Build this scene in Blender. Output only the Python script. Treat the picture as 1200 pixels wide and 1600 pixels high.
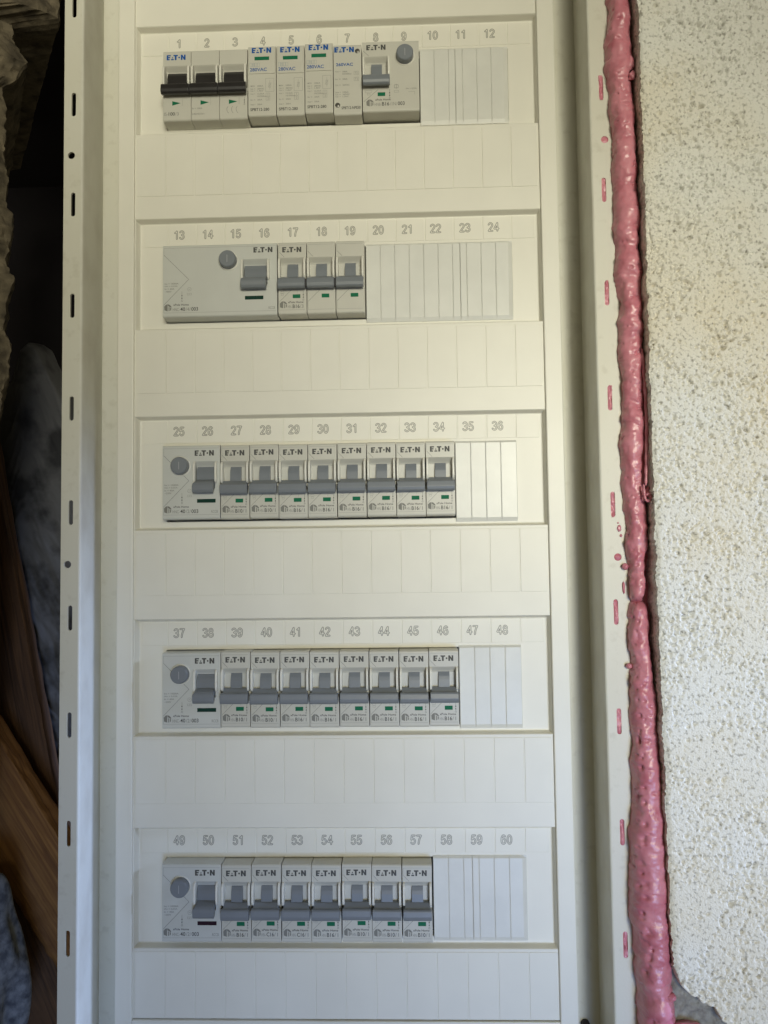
import bpy, bmesh, math, random
import numpy as np
from mathutils import Vector, Matrix

for o in list(bpy.data.objects):
    bpy.data.objects.remove(o)
scene = bpy.context.scene
COL = scene.collection
S = 0.001                      # everything below is written in millimetres
rnd = random.Random(7)
R = math.radians

# ------------------------------------------------------------------ camera
cam = bpy.data.cameras.new('camera')
cam.sensor_fit = 'VERTICAL'
cam.sensor_height = 24.0
cam.lens = 1250.0 / 1600.0 * 24.0
cam.clip_start = 0.01
cam.clip_end = 50.0
camo = bpy.data.objects.new('camera', cam)
COL.objects.link(camo)
camo.location = (0.04364, -0.48483, -0.07824)
camo.rotation_euler = (R(93.030), R(0.768), R(1.844))
scene.camera = camo

# ------------------------------------------------------------------ world and lamps (an unlit utility room: no sun, no sky)
world = bpy.data.worlds.new('World')
scene.world = world
world.use_nodes = True
bg = world.node_tree.nodes['Background']
bg.inputs[0].default_value = (1.0, 0.90, 0.62, 1)
bg.inputs[1].default_value = 0.12


def area(name, loc, target, size, power, color, spread=180, size_y=None):
    l = bpy.data.lights.new(name, 'AREA')
    l.energy = power
    l.color = color
    l.size = size
    if size_y:
        l.shape = 'RECTANGLE'
        l.size_y = size_y
    l.spread = R(spread)
    o = bpy.data.objects.new(name, l)
    o.location = loc
    o.rotation_euler = (Vector(target) - Vector(loc)).to_track_quat('-Z', 'Y').to_euler()
    COL.objects.link(o)
    return o


def spot(name, loc, target, cone, blend, radius, power, color):
    l = bpy.data.lights.new(name, 'SPOT')
    l.energy = power
    l.color = color
    l.spot_size = R(cone)
    l.spot_blend = blend
    l.shadow_soft_size = radius
    o = bpy.data.objects.new(name, l)
    o.location = loc
    o.rotation_euler = (Vector(target) - Vector(loc)).to_track_quat('-Z', 'Y').to_euler()
    COL.objects.link(o)
    return o


spot('room_lamp', (0.50, -1.75, 0.12), (0.225, 0, -0.085), 25, 1.0, 0.16, 74.0, (1.0, 0.965, 0.77))
spot('upper_bounce', (0.20, -1.40, 0.36), (-0.115, 0, 0.38), 34, 1.0, 0.35, 87.0, (1.0, 0.96, 0.78))
spot('window_beam', (2.90, -0.444, 0.42), (-0.147, -0.022, -0.29), 11.5, 1.0, 0.03, 290.0, (0.42, 0.57, 1.0))
spot('window_light', (2.20, -0.62, 0.66), (-0.125, 0, -0.27), 10.5, 1.0, 0.035, 44.0, (0.46, 0.63, 1.0))
spot('lower_window_fill', (0.45, -1.30, -0.66), (0.17, 0, -0.42), 28, 1.0, 0.35, 88.0, (0.36, 0.55, 1.0))

scene.view_settings.view_transform = 'Standard'
scene.view_settings.look = 'None'
scene.view_settings.gamma = 1.0
scene.view_settings.exposure = 0.06
scene.render.engine = 'CYCLES'


# ------------------------------------------------------------------ materials
def mat(name, color, rough=0.5, var=0.0, vscale=30.0, bump=0.0, bscale=400.0, spec=0.5, metal=0.0, sss=0.0, color2=None, detail=4.0, lo=0.35, hi=0.65, tint=None):
    m = bpy.data.materials.new(name)
    m.use_nodes = True
    nt = m.node_tree
    b = nt.nodes['Principled BSDF']
    b.inputs['Base Color'].default_value = (*color, 1)
    b.inputs['Roughness'].default_value = rough
    b.inputs['Metallic'].default_value = metal
    b.inputs['Specular IOR Level'].default_value = spec
    if sss:
        b.inputs['Subsurface Weight'].default_value = sss
        b.inputs['Subsurface Radius'].default_value = (0.004, 0.0015, 0.0015)
        b.inputs['Subsurface Scale'].default_value = 1.0
    geo = nt.nodes.new('ShaderNodeNewGeometry')
    if var > 0 or color2:
        n = nt.nodes.new('ShaderNodeTexNoise')
        n.inputs['Scale'].default_value = vscale
        n.inputs['Detail'].default_value = detail
        nt.links.new(geo.outputs['Position'], n.inputs['Vector'])
        ramp = nt.nodes.new('ShaderNodeValToRGB')
        c2 = color2 or tuple(max(0, c * (1 - var)) for c in color)
        ramp.color_ramp.elements[0].position = lo
        ramp.color_ramp.elements[1].position = hi
        ramp.color_ramp.elements[0].color = (*c2, 1)
        ramp.color_ramp.elements[1].color = (*color, 1)
        nt.links.new(n.outputs['Fac'], ramp.inputs['Fac'])
        nt.links.new(ramp.outputs['Color'], b.inputs['Base Color'])
        if tint:                                       # broad patches of dust and staining
            n3 = nt.nodes.new('ShaderNodeTexNoise')
            n3.inputs['Scale'].default_value = 11.0
            n3.inputs['Detail'].default_value = 5
            nt.links.new(geo.outputs['Position'], n3.inputs['Vector'])
            r3 = nt.nodes.new('ShaderNodeValToRGB')
            r3.color_ramp.elements[0].position = 0.42
            r3.color_ramp.elements[1].position = 0.68
            r3.color_ramp.elements[0].color = (1, 1, 1, 1)
            r3.color_ramp.elements[1].color = (*tint, 1)
            nt.links.new(n3.outputs['Fac'], r3.inputs['Fac'])
            mx = nt.nodes.new('ShaderNodeMixRGB')
            mx.blend_type = 'MULTIPLY'
            mx.inputs[0].default_value = 1.0
            nt.links.new(ramp.outputs['Color'], mx.inputs[1])
            nt.links.new(r3.outputs['Color'], mx.inputs[2])
            nt.links.new(mx.outputs['Color'], b.inputs['Base Color'])
    if bump > 0:
        n2 = nt.nodes.new('ShaderNodeTexNoise')
        n2.inputs['Scale'].default_value = bscale
        n2.inputs['Detail'].default_value = 3
        nt.links.new(geo.outputs['Position'], n2.inputs['Vector'])
        bp = nt.nodes.new('ShaderNodeBump')
        bp.inputs['Strength'].default_value = bump
        bp.inputs['Distance'].default_value = 0.0004
        nt.links.new(n2.outputs['Fac'], bp.inputs['Height'])
        nt.links.new(bp.outputs['Normal'], b.inputs['Normal'])
    return m


M = {
    'cover': mat('cream_cover_plastic', (0.78, 0.76, 0.67), 0.40, var=0.03, vscale=40, bump=0.05, bscale=1500),
    'blank': mat('light_grey_blank_plastic', (0.69, 0.69, 0.64), 0.33, var=0.05, vscale=90, bump=0.05, bscale=900),
    'paint': mat('painted_sheet_metal', (0.66, 0.65, 0.565), 0.45, vscale=160, color2=(0.59, 0.575, 0.49), lo=0.26, hi=0.42, bump=0.10, bscale=900, tint=(0.95, 0.94, 0.90)),
    'wall_paint': mat('dusty_painted_metal', (0.66, 0.65, 0.57), 0.5, vscale=45, color2=(0.58, 0.56, 0.48), lo=0.30, hi=0.6, bump=0.08, bscale=700),
    'dark': mat('gap_shade_black', (0.03, 0.03, 0.03), 0.8),  # shade behind the cover put into the colour
    'device': mat('grey_device_plastic', (0.58, 0.59, 0.55), 0.34, var=0.04, vscale=60, bump=0.06, bscale=2500),
    'device_w': mat('warm_grey_device_plastic', (0.565, 0.555, 0.49), 0.36, var=0.04, vscale=60, bump=0.06, bscale=2500),
    'guard': mat('pale_device_plastic', (0.74, 0.73, 0.66), 0.35, bump=0.05, bscale=2500),
    'toggle': mat('grey_toggle_plastic', (0.195, 0.214, 0.236), 0.36, var=0.05, vscale=80, bump=0.06, bscale=2500),
    'toggle_black': mat('black_toggle_plastic', (0.022, 0.020, 0.020), 0.36, var=0.2, vscale=120),
    'gap': mat('black_gap_plastic', (0.02, 0.018, 0.022), 0.6),
    'green': mat('green_indicator', (0.008, 0.145, 0.070), 0.55, spec=0.15),
    'dgreen': mat('dark_green_indicator', (0.008, 0.040, 0.028), 0.55, spec=0.12),
    'maroon': mat('dark_maroon_indicator', (0.028, 0.010, 0.018), 0.55, spec=0.12),
    'ink': mat('grey_ink', (0.065, 0.065, 0.060), 0.6),
    'ink_faint': mat('faint_ink', (0.25, 0.248, 0.225), 0.6),
    'ink_mid': mat('mid_grey_ink', (0.20, 0.198, 0.175), 0.6),
    'ink_blue': mat('blue_ink', (0.006, 0.085, 0.33), 0.6, spec=0.2),
    'ink_pale': mat('pale_blue_ink', (0.28, 0.34, 0.37), 0.5),
    'numeral': mat('engraved_numeral', (0.27, 0.26, 0.225), 0.5),
    'mark': mat('button_mark_grey', (0.34, 0.35, 0.36), 0.5),
    'screw': mat('screw_metal', (0.16, 0.155, 0.14), 0.35, metal=0.6),
    'foam': mat('pink_foam', (0.64, 0.26, 0.31), 0.30, vscale=110, color2=(0.49, 0.14, 0.185), lo=0.28, hi=0.62, bump=0.4, bscale=800, sss=0.2),
    'block': mat('aerated_concrete', (0.745, 0.74, 0.69), 0.95, vscale=520, color2=(0.33, 0.32, 0.285), lo=0.27, hi=0.47, bump=1.0, bscale=1150, spec=0.1, detail=2.5, tint=(0.97, 0.90, 0.78)),
    'mortar': mat('grey_mortar', (0.34, 0.33, 0.29), 0.95, vscale=220, color2=(0.20, 0.19, 0.165), bump=0.8, bscale=700, spec=0.2),
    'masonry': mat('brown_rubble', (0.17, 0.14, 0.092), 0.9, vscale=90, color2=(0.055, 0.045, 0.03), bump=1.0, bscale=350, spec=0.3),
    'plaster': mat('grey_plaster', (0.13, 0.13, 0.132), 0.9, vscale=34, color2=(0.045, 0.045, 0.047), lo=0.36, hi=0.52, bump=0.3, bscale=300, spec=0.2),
    'bluestone': mat('blue_grey_stone', (0.30, 0.335, 0.40), 0.9, vscale=170, color2=(0.10, 0.115, 0.15), bump=1.0, bscale=420, spec=0.2),
    'void': mat('cavity_shade_black', (0.02, 0.018, 0.02), 0.95, spec=0.1),  # near-black colour stands in for the shade deep in the cavity
}


def wood(name, c1, c2, axis):
    m = bpy.data.materials.new(name)
    m.use_nodes = True
    nt = m.node_tree
    b = nt.nodes['Principled BSDF']
    b.inputs['Roughness'].default_value = 0.75
    tc = nt.nodes.new('ShaderNodeTexCoord')
    mp = nt.nodes.new('ShaderNodeMapping')
    mp.inputs['Scale'].default_value = (360, 360, 14)
    n = nt.nodes.new('ShaderNodeTexNoise')
    n.inputs['Scale'].default_value = 1.0
    n.inputs['Detail'].default_value = 6
    n.inputs['Distortion'].default_value = 0.8
    ramp = nt.nodes.new('ShaderNodeValToRGB')
    ramp.color_ramp.elements[0].position = 0.33
    ramp.color_ramp.elements[1].position = 0.66
    ramp.color_ramp.elements[0].color = (*c2, 1)
    ramp.color_ramp.elements[1].color = (*c1, 1)
    nt.links.new(tc.outputs['Object'], mp.inputs['Vector'])
    nt.links.new(mp.outputs['Vector'], n.inputs['Vector'])
    nt.links.new(n.outputs['Fac'], ramp.inputs['Fac'])
    nt.links.new(ramp.outputs['Color'], b.inputs['Base Color'])
    bp = nt.nodes.new('ShaderNodeBump')
    bp.inputs['Strength'].default_value = 0.5
    bp.inputs['Distance'].default_value = 0.001
    nt.links.new(n.outputs['Fac'], bp.inputs['Height'])
    nt.links.new(bp.outputs['Normal'], b.inputs['Normal'])
    return m


M['wood'] = wood('orange_brown_timber', (0.40, 0.19, 0.055), (0.20, 0.085, 0.025), 2)
M['wood_dark'] = wood('dark_brown_timber', (0.16, 0.080, 0.035), (0.065, 0.032, 0.016), 2)


# ------------------------------------------------------------------ helpers
def link(name, me, m, parent=None, loc=(0, 0, 0)):
    o = bpy.data.objects.new(name, me)
    COL.objects.link(o)
    o.location = tuple(c * S for c in loc)
    if me is not None and m is not None and len(me.materials) == 0:
        me.materials.append(M[m])
    if parent is not None:
        o.parent = parent
    return o


def empty(name, loc, label, cat, group=None):
    o = bpy.data.objects.new(name, None)
    o.empty_display_size = 0.01
    COL.objects.link(o)
    o.location = tuple(c * S for c in loc)
    tag(o, label, cat, group)
    return o


def tag(o, label=None, cat=None, group=None, kind=None):
    if label:
        o['label'] = label
    if cat:
        o['category'] = cat
    if group:
        o['group'] = group
    if kind:
        o['kind'] = kind
    return o


def bm_mesh(name, bm, smooth=False):
    bmesh.ops.recalc_face_normals(bm, faces=bm.faces)
    bmesh.ops.scale(bm, vec=(S, S, S), verts=bm.verts)
    me = bpy.data.meshes.new(name)
    bm.to_mesh(me)
    bm.free()
    if smooth:
        for p in me.polygons:
            p.use_smooth = True
    return me


def add_box(bm, x0, x1, y0, y1, z0, z1, bev=0.0, seg=2):
    vs = [bm.verts.new((x, y, z)) for x in (x0, x1) for y in (y0, y1) for z in (z0, z1)]
    f = [(0, 1, 3, 2), (4, 6, 7, 5), (0, 4, 5, 1), (2, 3, 7, 6), (0, 2, 6, 4), (1, 5, 7, 3)]
    fs = [bm.faces.new([vs[i] for i in q]) for q in f]
    if bev > 0:
        es = list({e for q in fs for e in q.edges})
        bmesh.ops.bevel(bm, geom=es, offset=bev, segments=seg, profile=0.5, affect='EDGES')


def box_mesh(name, x0, x1, y0, y1, z0, z1, bev=0.0, seg=2):
    bm = bmesh.new()
    add_box(bm, x0, x1, y0, y1, z0, z1, bev, seg)
    return bm_mesh(name, bm)


def add_profile(bm, prof, x0, x1, bev=0.0, seg=2, taper=None):
    """prof: list of (y, z), extruded along x; taper: list of (dx0, dx1) per point"""
    tp = taper or [(0, 0)] * len(prof)
    a = [bm.verts.new((x0 + t[0], p[0], p[1])) for p, t in zip(prof, tp)]
    b = [bm.verts.new((x1 + t[1], p[0], p[1])) for p, t in zip(prof, tp)]
    fs = [bm.faces.new(a), bm.faces.new(list(reversed(b)))]
    n = len(prof)
    for i in range(n):
        j = (i + 1) % n
        fs.append(bm.faces.new((a[i], b[i], b[j], a[j])))
    if bev > 0:
        es = list({e for q in fs for e in q.edges})
        bmesh.ops.bevel(bm, geom=es, offset=bev, segments=seg, profile=0.5, affect='EDGES')


def add_poly(bm, pts, y):
    """flat polygon in the x-z plane facing the viewer"""
    vs = [bm.verts.new((p[0], y, p[1])) for p in pts]
    es = [bm.edges.new((vs[i], vs[(i + 1) % len(vs)])) for i in range(len(vs))]
    bmesh.ops.triangle_fill(bm, use_beauty=True, edges=es)


def add_line(bm, p, q, w, y):
    d = Vector((q[0] - p[0], q[1] - p[1]))
    if d.length == 0:
        return
    n = Vector((-d.y, d.x)).normalized() * w / 2
    pts = [(p[0] + n.x, p[1] + n.y), (q[0] + n.x, q[1] + n.y), (q[0] - n.x, q[1] - n.y), (p[0] - n.x, p[1] - n.y)]
    vs = [bm.verts.new((a, y, b)) for a, b in pts]
    bm.faces.new(vs)


def add_disc(bm, cx, cz, r, y, n=20):
    add_poly(bm, [(cx + r * math.cos(2 * math.pi * i / n), cz + r * math.sin(2 * math.pi * i / n)) for i in range(n)], y)


def add_frame(bm, x0, x1, z0, z1, w, y):
    add_line(bm, (x0, z0), (x1, z0), w, y)
    add_line(bm, (x0, z1), (x1, z1), w, y)
    add_line(bm, (x0, z0), (x0, z1), w, y)
    add_line(bm, (x1, z0), (x1, z1), w, y)


def add_cyl(bm, cx, cz, r, y0, y1, n=40, bev=0.5):
    a = [bm.verts.new((cx + r * math.cos(2 * math.pi * i / n), y0, cz + r * math.sin(2 * math.pi * i / n))) for i in range(n)]
    r2 = r - bev
    b = [bm.verts.new((cx + r * math.cos(2 * math.pi * i / n), y1 + bev, cz + r * math.sin(2 * math.pi * i / n))) for i in range(n)]
    c = [bm.verts.new((cx + r2 * math.cos(2 * math.pi * i / n), y1, cz + r2 * math.sin(2 * math.pi * i / n))) for i in range(n)]
    for i in range(n):
        j = (i + 1) % n
        bm.faces.new((a[i], a[j], b[j], b[i]))
        bm.faces.new((b[i], b[j], c[j], c[i]))
    bm.faces.new(c)


_glyph = {}


def glyphs(s, outline=False, bold=0.0):
    """text as flat mesh data normalised to a unit box: (verts Nx2, faces, width/height)"""
    key = (s, outline, bold)
    if key in _glyph:
        return _glyph[key]
    cu = bpy.data.curves.new('t', 'FONT')
    cu.body = s
    cu.size = 1.0
    cu.resolution_u = 3
    cu.offset = bold
    if outline:
        cu.fill_mode = 'NONE'
        cu.bevel_depth = 0.024
        cu.bevel_resolution = 0
    o = bpy.data.objects.new('t', cu)
    COL.objects.link(o)
    dg = bpy.context.evaluated_depsgraph_get()
    me = bpy.data.meshes.new_from_object(o.evaluated_get(dg))
    v = np.array([tuple(x.co) for x in me.vertices])
    f = [tuple(p.vertices) for p in me.polygons]
    bpy.data.objects.remove(o)
    bpy.data.meshes.remove(me)
    lo = v.min(0)
    hi = v.max(0)
    out = ((v - lo) / max(hi[1] - lo[1], 1e-6), f, (hi[0] - lo[0]) / max(hi[1] - lo[1], 1e-6), (lo, hi))
    _glyph[key] = out
    return out


def add_text(bm, s, x, z, h, y, w=None, bold=0.0, align='L'):
    """baseline-left at (x, z), cap height h, squeezed to width w if given"""
    v, f, asp, _ = glyphs(s, False, bold)
    sx = h if w is None else w / asp
    width = asp * sx
    if align == 'C':
        x -= width / 2
    elif align == 'R':
        x -= width
    vs = [bm.verts.new((x + a[0] * sx, y, z + a[1] * h)) for a in v]
    for q in f:
        try:
            bm.faces.new([vs[i] for i in q])
        except ValueError:
            pass


def plate_with_holes(name, outer, holes, y0, y1):
    bm = bmesh.new()
    loops = []
    for lp in [outer] + holes:
        vs = [bm.verts.new((p[0], y0, p[1])) for p in lp]
        loops.append(vs)
    es = []
    for vs in loops:
        for i in range(len(vs)):
            es.append(bm.edges.new((vs[i], vs[(i + 1) % len(vs)])))
    r = bmesh.ops.triangle_fill(bm, use_beauty=True, edges=es)
    front = [g for g in r['geom'] if isinstance(g, bmesh.types.BMFace)]
    mp = {}
    for vs in loops:
        for v in vs:
            mp[v] = bm.verts.new((v.co.x, y1, v.co.z))
    for f in front:
        bm.faces.new([mp[v] for v in reversed(f.verts)])
    for vs in loops:
        for i in range(len(vs)):
            j = (i + 1) % len(vs)
            bm.faces.new((vs[i], vs[j], mp[vs[j]], mp[vs[i]]))
    return bm_mesh(name, bm)


def value_noise(shape, cells, seed):
    """smooth value noise on a grid, range -1..1; cells = (rows, cols) of lattice"""
    rs = np.random.RandomState(seed)
    cy, cx = cells
    lat = rs.rand(cy + 2, cx + 2) * 2 - 1
    ys = np.linspace(0, cy, shape[0], endpoint=False)
    xs = np.linspace(0, cx, shape[1], endpoint=False)
    yi = ys.astype(int)
    xi = xs.astype(int)
    fy = (ys - yi)[:, None]
    fx = (xs - xi)[None, :]
    fy = fy * fy * (3 - 2 * fy)
    fx = fx * fx * (3 - 2 * fx)
    a = lat[yi][:, xi]
    b = lat[yi][:, xi + 1]
    c = lat[yi + 1][:, xi]
    d = lat[yi + 1][:, xi + 1]
    return (a * (1 - fx) + b * fx) * (1 - fy) + (c * (1 - fx) + d * fx) * fy


def grid_mesh(name, P, smooth=True):
    """P: (rows, cols, 3) in mm"""
    n, m, _ = P.shape
    idx = np.arange(n * m).reshape(n, m)
    q = np.stack([idx[:-1, :-1], idx[:-1, 1:], idx[1:, 1:], idx[1:, :-1]], -1).reshape(-1, 4)
    me = bpy.data.meshes.new(name)
    me.vertices.add(n * m)
    me.vertices.foreach_set('co', (P.reshape(-1, 3) * S).astype(np.float32).ravel())
    me.loops.add(len(q) * 4)
    me.loops.foreach_set('vertex_index', q.astype(np.int32).ravel())
    me.polygons.add(len(q))
    me.polygons.foreach_set('loop_start', np.arange(0, len(q) * 4, 4, dtype=np.int32))
    me.polygons.foreach_set('loop_total', np.full(len(q), 4, dtype=np.int32))
    me.update(calc_edges=True)
    me.polygons.foreach_set('use_smooth', np.full(len(q), smooth, dtype=bool))
    me.validate()
    return me


def grid_normals(P):
    du = np.gradient(P, axis=0)
    dv = np.gradient(P, axis=1)
    n = np.cross(du, dv)
    n /= (np.linalg.norm(n, axis=-1, keepdims=True) + 1e-9)
    return n


# ================================================================== the wall box (sheet metal tub let into the wall)
ZT, ZB = 300.0, -385.0
FY = -34.0                    # front of the perforated flanges
wall_box = empty('wall_box', (0, 8, ZB), 'cream sheet metal wall box with perforated flanges around the breaker cover', 'wall box')


def wb(name, me, m):
    o = link(name, me, m, wall_box, (0, -8, -ZB))
    return o


def stadium(cx, cz, w, h, n=8):
    r = w / 2
    pts = []
    for i in range(n + 1):
        a = math.pi * i / n
        pts.append((cx + r * math.cos(a), cz + h / 2 - r + r * math.sin(a)))
    for i in range(n + 1):
        a = math.pi + math.pi * i / n
        pts.append((cx + r * math.cos(a), cz - h / 2 + r + r * math.sin(a)))
    return pts


def circle(cx, cz, r, n=18):
    return [(cx + r * math.cos(2 * math.pi * i / n), cz + r * math.sin(2 * math.pi * i / n)) for i in range(n)]


SLOTZ = [248.2 - 60.03 * k for k in range(10)] + [-352.2]
lx = -149.7
rx = 157.7
holesL = [stadium(lx, z, 2.5, 14.2) for z in SLOTZ] + [circle(-150.9, 157.5, 2.1), circle(-151.4, -81.6, 2.1)]
holesR = [stadium(rx, z, 2.5, 14.2) for z in SLOTZ] + [circle(158.9, 157.6, 2.1), circle(159.6, -81.5, 2.1)]
f1 = wb('flange', plate_with_holes('flange_left', [(-155.4, ZB), (-145.2, ZB), (-145.2, ZT), (-155.4, ZT)], holesL, FY, FY + 1.4), 'paint')
f2 = wb('flange', plate_with_holes('flange_right', [(151.8, ZB), (165.6, ZB), (165.6, ZT), (151.8, ZT)], holesR, FY, FY + 1.4), 'paint')
# side walls: a rounded bend from the flange into the wall, slight draft
for sgn, x0, x1 in ((-1, -145.2, -148.4), (1, 151.8, 152.2)):
    bm = bmesh.new()
    prof = []
    rr = 1.2
    for i in range(6):
        a = math.pi / 2 * i / 5
        prof.append((x0 + (-sgn) * rr * math.sin(a), FY + 0.02 + rr * (1 - math.cos(a))))
    n = 8
    xs_, ys_ = prof[-1]
    for i in range(1, n + 1):
        t = i / n
        prof.append((xs_ + (x1 - xs_) * t, ys_ + (8.4 - ys_) * t))
    cols = []
    for (x, y) in prof:
        cols.append((bm.verts.new((x, y, ZB)), bm.verts.new((x, y, ZT))))
    for a, b in zip(cols[:-1], cols[1:]):
        bm.faces.new((a[0], b[0], b[1], a[1]))
    wb('side_wall', bm_mesh('side_wall', bm, True), 'wall_paint')
wb('channel_floor', box_mesh('channel_floor', -149.5, -128, 8, 9.2, ZB, ZT), 'paint')
wb('channel_floor', box_mesh('channel_floor', 130, 153.2, 8, 9.2, ZB, ZT), 'paint')
bm = bmesh.new()
add_cyl(bm, 143.2, -357.2, 2.6, 8, 3.0, 24, 0.8)
wb('screw', bm_mesh('screw', bm, True), 'gap')
# backing sheet behind the cover, near-black to paint in shade of the breaker gaps
wb('gap_shade_backing', box_mesh('gap_shade_backing', -127, 129, 30, 32, ZB, ZT), 'dark')

# ================================================================== the moulded cover
cover = empty('breaker_cover', (0, 8, -370), 'cream moulded cover with five numbered rows of breaker openings', 'cover')


def cv(name, me, m, parent=None):
    if parent is None:
        return link(name, me, m, cover, (0, -8, 370))
    return link(name, me, m, parent, (0, 0, 0))


XL, XR = -125.6, 127.6
NROW = 5
ROWZ = [250, 125, 0, -125, -250]
ZTOP, ZBOT = 9.0, -61.8        # zone limits relative to the numerals


def rail(x0, x1, inner):
    bm = bmesh.new()
    add_box(bm, x0, x1, 0, 7.9, ZB + 2, ZT - 2, 0.7, 3)
    return bm_mesh('frame_rail', bm)


cv('frame_rail', rail(-135.9, XL, 1), 'cover')
cv('frame_rail', rail(XR, 138.2, -1), 'cover')
cv('frame_rail', box_mesh('frame_rail', XL + 0.02, XR - 0.02, 0.3, 7.5, ZB + 3, -352.6, 0.5, 2), 'cover')

OX0, OX1 = -106.9, 110.0       # opening for the devices
OZ0, OZ1 = -10.2, -56.4
knock_w = 18.0


def ring_mesh(z):
    """recessed row plate: bevelled walls down to the recess floor and the device opening"""
    bm = bmesh.new()
    loops = [
        (XL - 0.3, XR + 0.3, z + ZTOP, z + ZBOT, 1.95),
        (XL + 0.25, XR - 0.25, z + ZTOP - 0.15, z + ZBOT + 0.15, 2.1),
        (XL + 0.55, XR - 0.55, z + ZTOP - 0.45, z + ZBOT + 0.45, 2.6),
        (XL + 1.7, XR - 1.3, z + ZTOP - 1.5, z + ZBOT + 1.3, 6.5),
        (XL + 2.1, XR - 1.7, z + ZTOP - 1.9, z + ZBOT + 1.7, 6.9),
        (XL + 2.8, XR - 2.3, z + ZTOP - 2.4, z + ZBOT + 2.2, 7.0),
        (OX0 - 0.3, OX1 + 0.3, z + OZ0 + 0.3, z + OZ1 - 0.3, 7.0),
        (OX0, OX1, z + OZ0, z + OZ1, 7.3),
        (OX0, OX1, z + OZ0, z + OZ1, 14.0),
    ]
    vl = []
    for (a, b, c, d, y) in loops:
        vl.append([bm.verts.new((a, y, c)), bm.verts.new((b, y, c)), bm.verts.new((b, y, d)), bm.verts.new((a, y, d))])
    for p, q in zip(vl[:-1], vl[1:]):
        for i in range(4):
            j = (i + 1) % 4
            bm.faces.new((p[i], p[j], q[j], q[i]))
    return bm_mesh('row_plate', bm)


def arc(cx, cy, rx, ry, a0, a1, n=24):
    return [(cx + rx * math.cos(R(a0 + (a1 - a0) * i / n)), cy + ry * math.sin(R(a0 + (a1 - a0) * i / n))) for i in range(n + 1)]


DIG = {
    '0': [arc(.28, .5, .2, .43, 0, 360, 40)],
    '1': [[(.34, .07), (.34, .93)], [(.34, .93), (.27, .82), (.14, .74)]],
    '2': [arc(.28, .71, .2, .22, 165, -35) + [(.08, .07), (.48, .07)]],
    '3': [arc(.26, .715, .2, .215, 155, -90), arc(.26, .29, .22, .22, 90, -155)],
    '4': [[(.39, .07), (.39, .93)], [(.39, .93), (.07, .31)], [(.07, .31), (.52, .31)]],
    '5': [[(.46, .93), (.16, .93), (.11, .50)], arc(.27, .34, .21, .27, 140, -150)],
    '6': [arc(.28, .335, .2, .265, 0, 360, 36), arc(.30, .5, .22, .43, 48, 215)],
    '7': [[(.08, .93), (.49, .93), (.36, .66), (.27, .38), (.23, .07)]],
    '8': [arc(.28, .725, .165, .205, 0, 360, 32), arc(.28, .29, .2, .22, 0, 360, 36)],
    '9': [arc(.28, .665, .2, .265, 0, 360, 36), arc(.26, .5, .22, .43, 228, 395)],
}
_dig = {}


def digit_outline(ch):
    """contour segments of a stroked digit (marching squares on its distance field)"""
    if ch in _dig:
        return _dig[ch]
    h = 0.022
    xs = np.arange(-0.06, 0.66, h)
    ys = np.arange(-0.06, 1.06, h)
    X, Y = np.meshgrid(xs, ys)
    D = np.full(X.shape, 9.0)
    for ln in DIG[ch]:
        for (x0, y0), (x1, y1) in zip(ln[:-1], ln[1:]):
            dx, dy = x1 - x0, y1 - y0
            L2 = dx * dx + dy * dy + 1e-12
            t = np.clip(((X - x0) * dx + (Y - y0) * dy) / L2, 0, 1)
            D = np.minimum(D, np.hypot(X - x0 - t * dx, Y - y0 - t * dy))
    D -= 0.066
    segs = []
    ny, nx = D.shape
    for i in range(ny - 1):
        for j in range(nx - 1):
            c = [(xs[j], ys[i], D[i, j]), (xs[j + 1], ys[i], D[i, j + 1]), (xs[j + 1], ys[i + 1], D[i + 1, j + 1]), (xs[j], ys[i + 1], D[i + 1, j])]
            pts = []
            for k in range(4):
                p, q = c[k], c[(k + 1) % 4]
                if (p[2] < 0) != (q[2] < 0):
                    t = p[2] / (p[2] - q[2])
                    pts.append((p[0] + (q[0] - p[0]) * t, p[1] + (q[1] - p[1]) * t))
            if len(pts) >= 2:
                segs.append((pts[0], pts[1]))
    _dig[ch] = segs
    return segs


def numeral_mesh(s):
    h = 5.7
    bm = bmesh.new()
    adv = 0.63 * h
    x0 = -adv * len(s) / 2 + 0.03 * h
    for i, ch in enumerate(s):
        for p, q in digit_outline(ch):
            add_line(bm, (x0 + i * adv + p[0] * h, p[1] * h - h / 2), (x0 + i * adv + q[0] * h, q[1] * h - h / 2), 0.42, 0)
    return bm_mesh('numeral', bm)


# number cells and knock-out panels are separate small plates with a hairline gap between them
cellx = [-105.9 + 18.0 * k for k in range(13)]
GAP = 0.5


def panel_mesh(w, h, t):
    bm = bmesh.new()
    add_box(bm, -w / 2, w / 2, -t, 0.6, -h / 2, h / 2, 0.2, 1)
    return bm_mesh('panel', bm)


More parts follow.
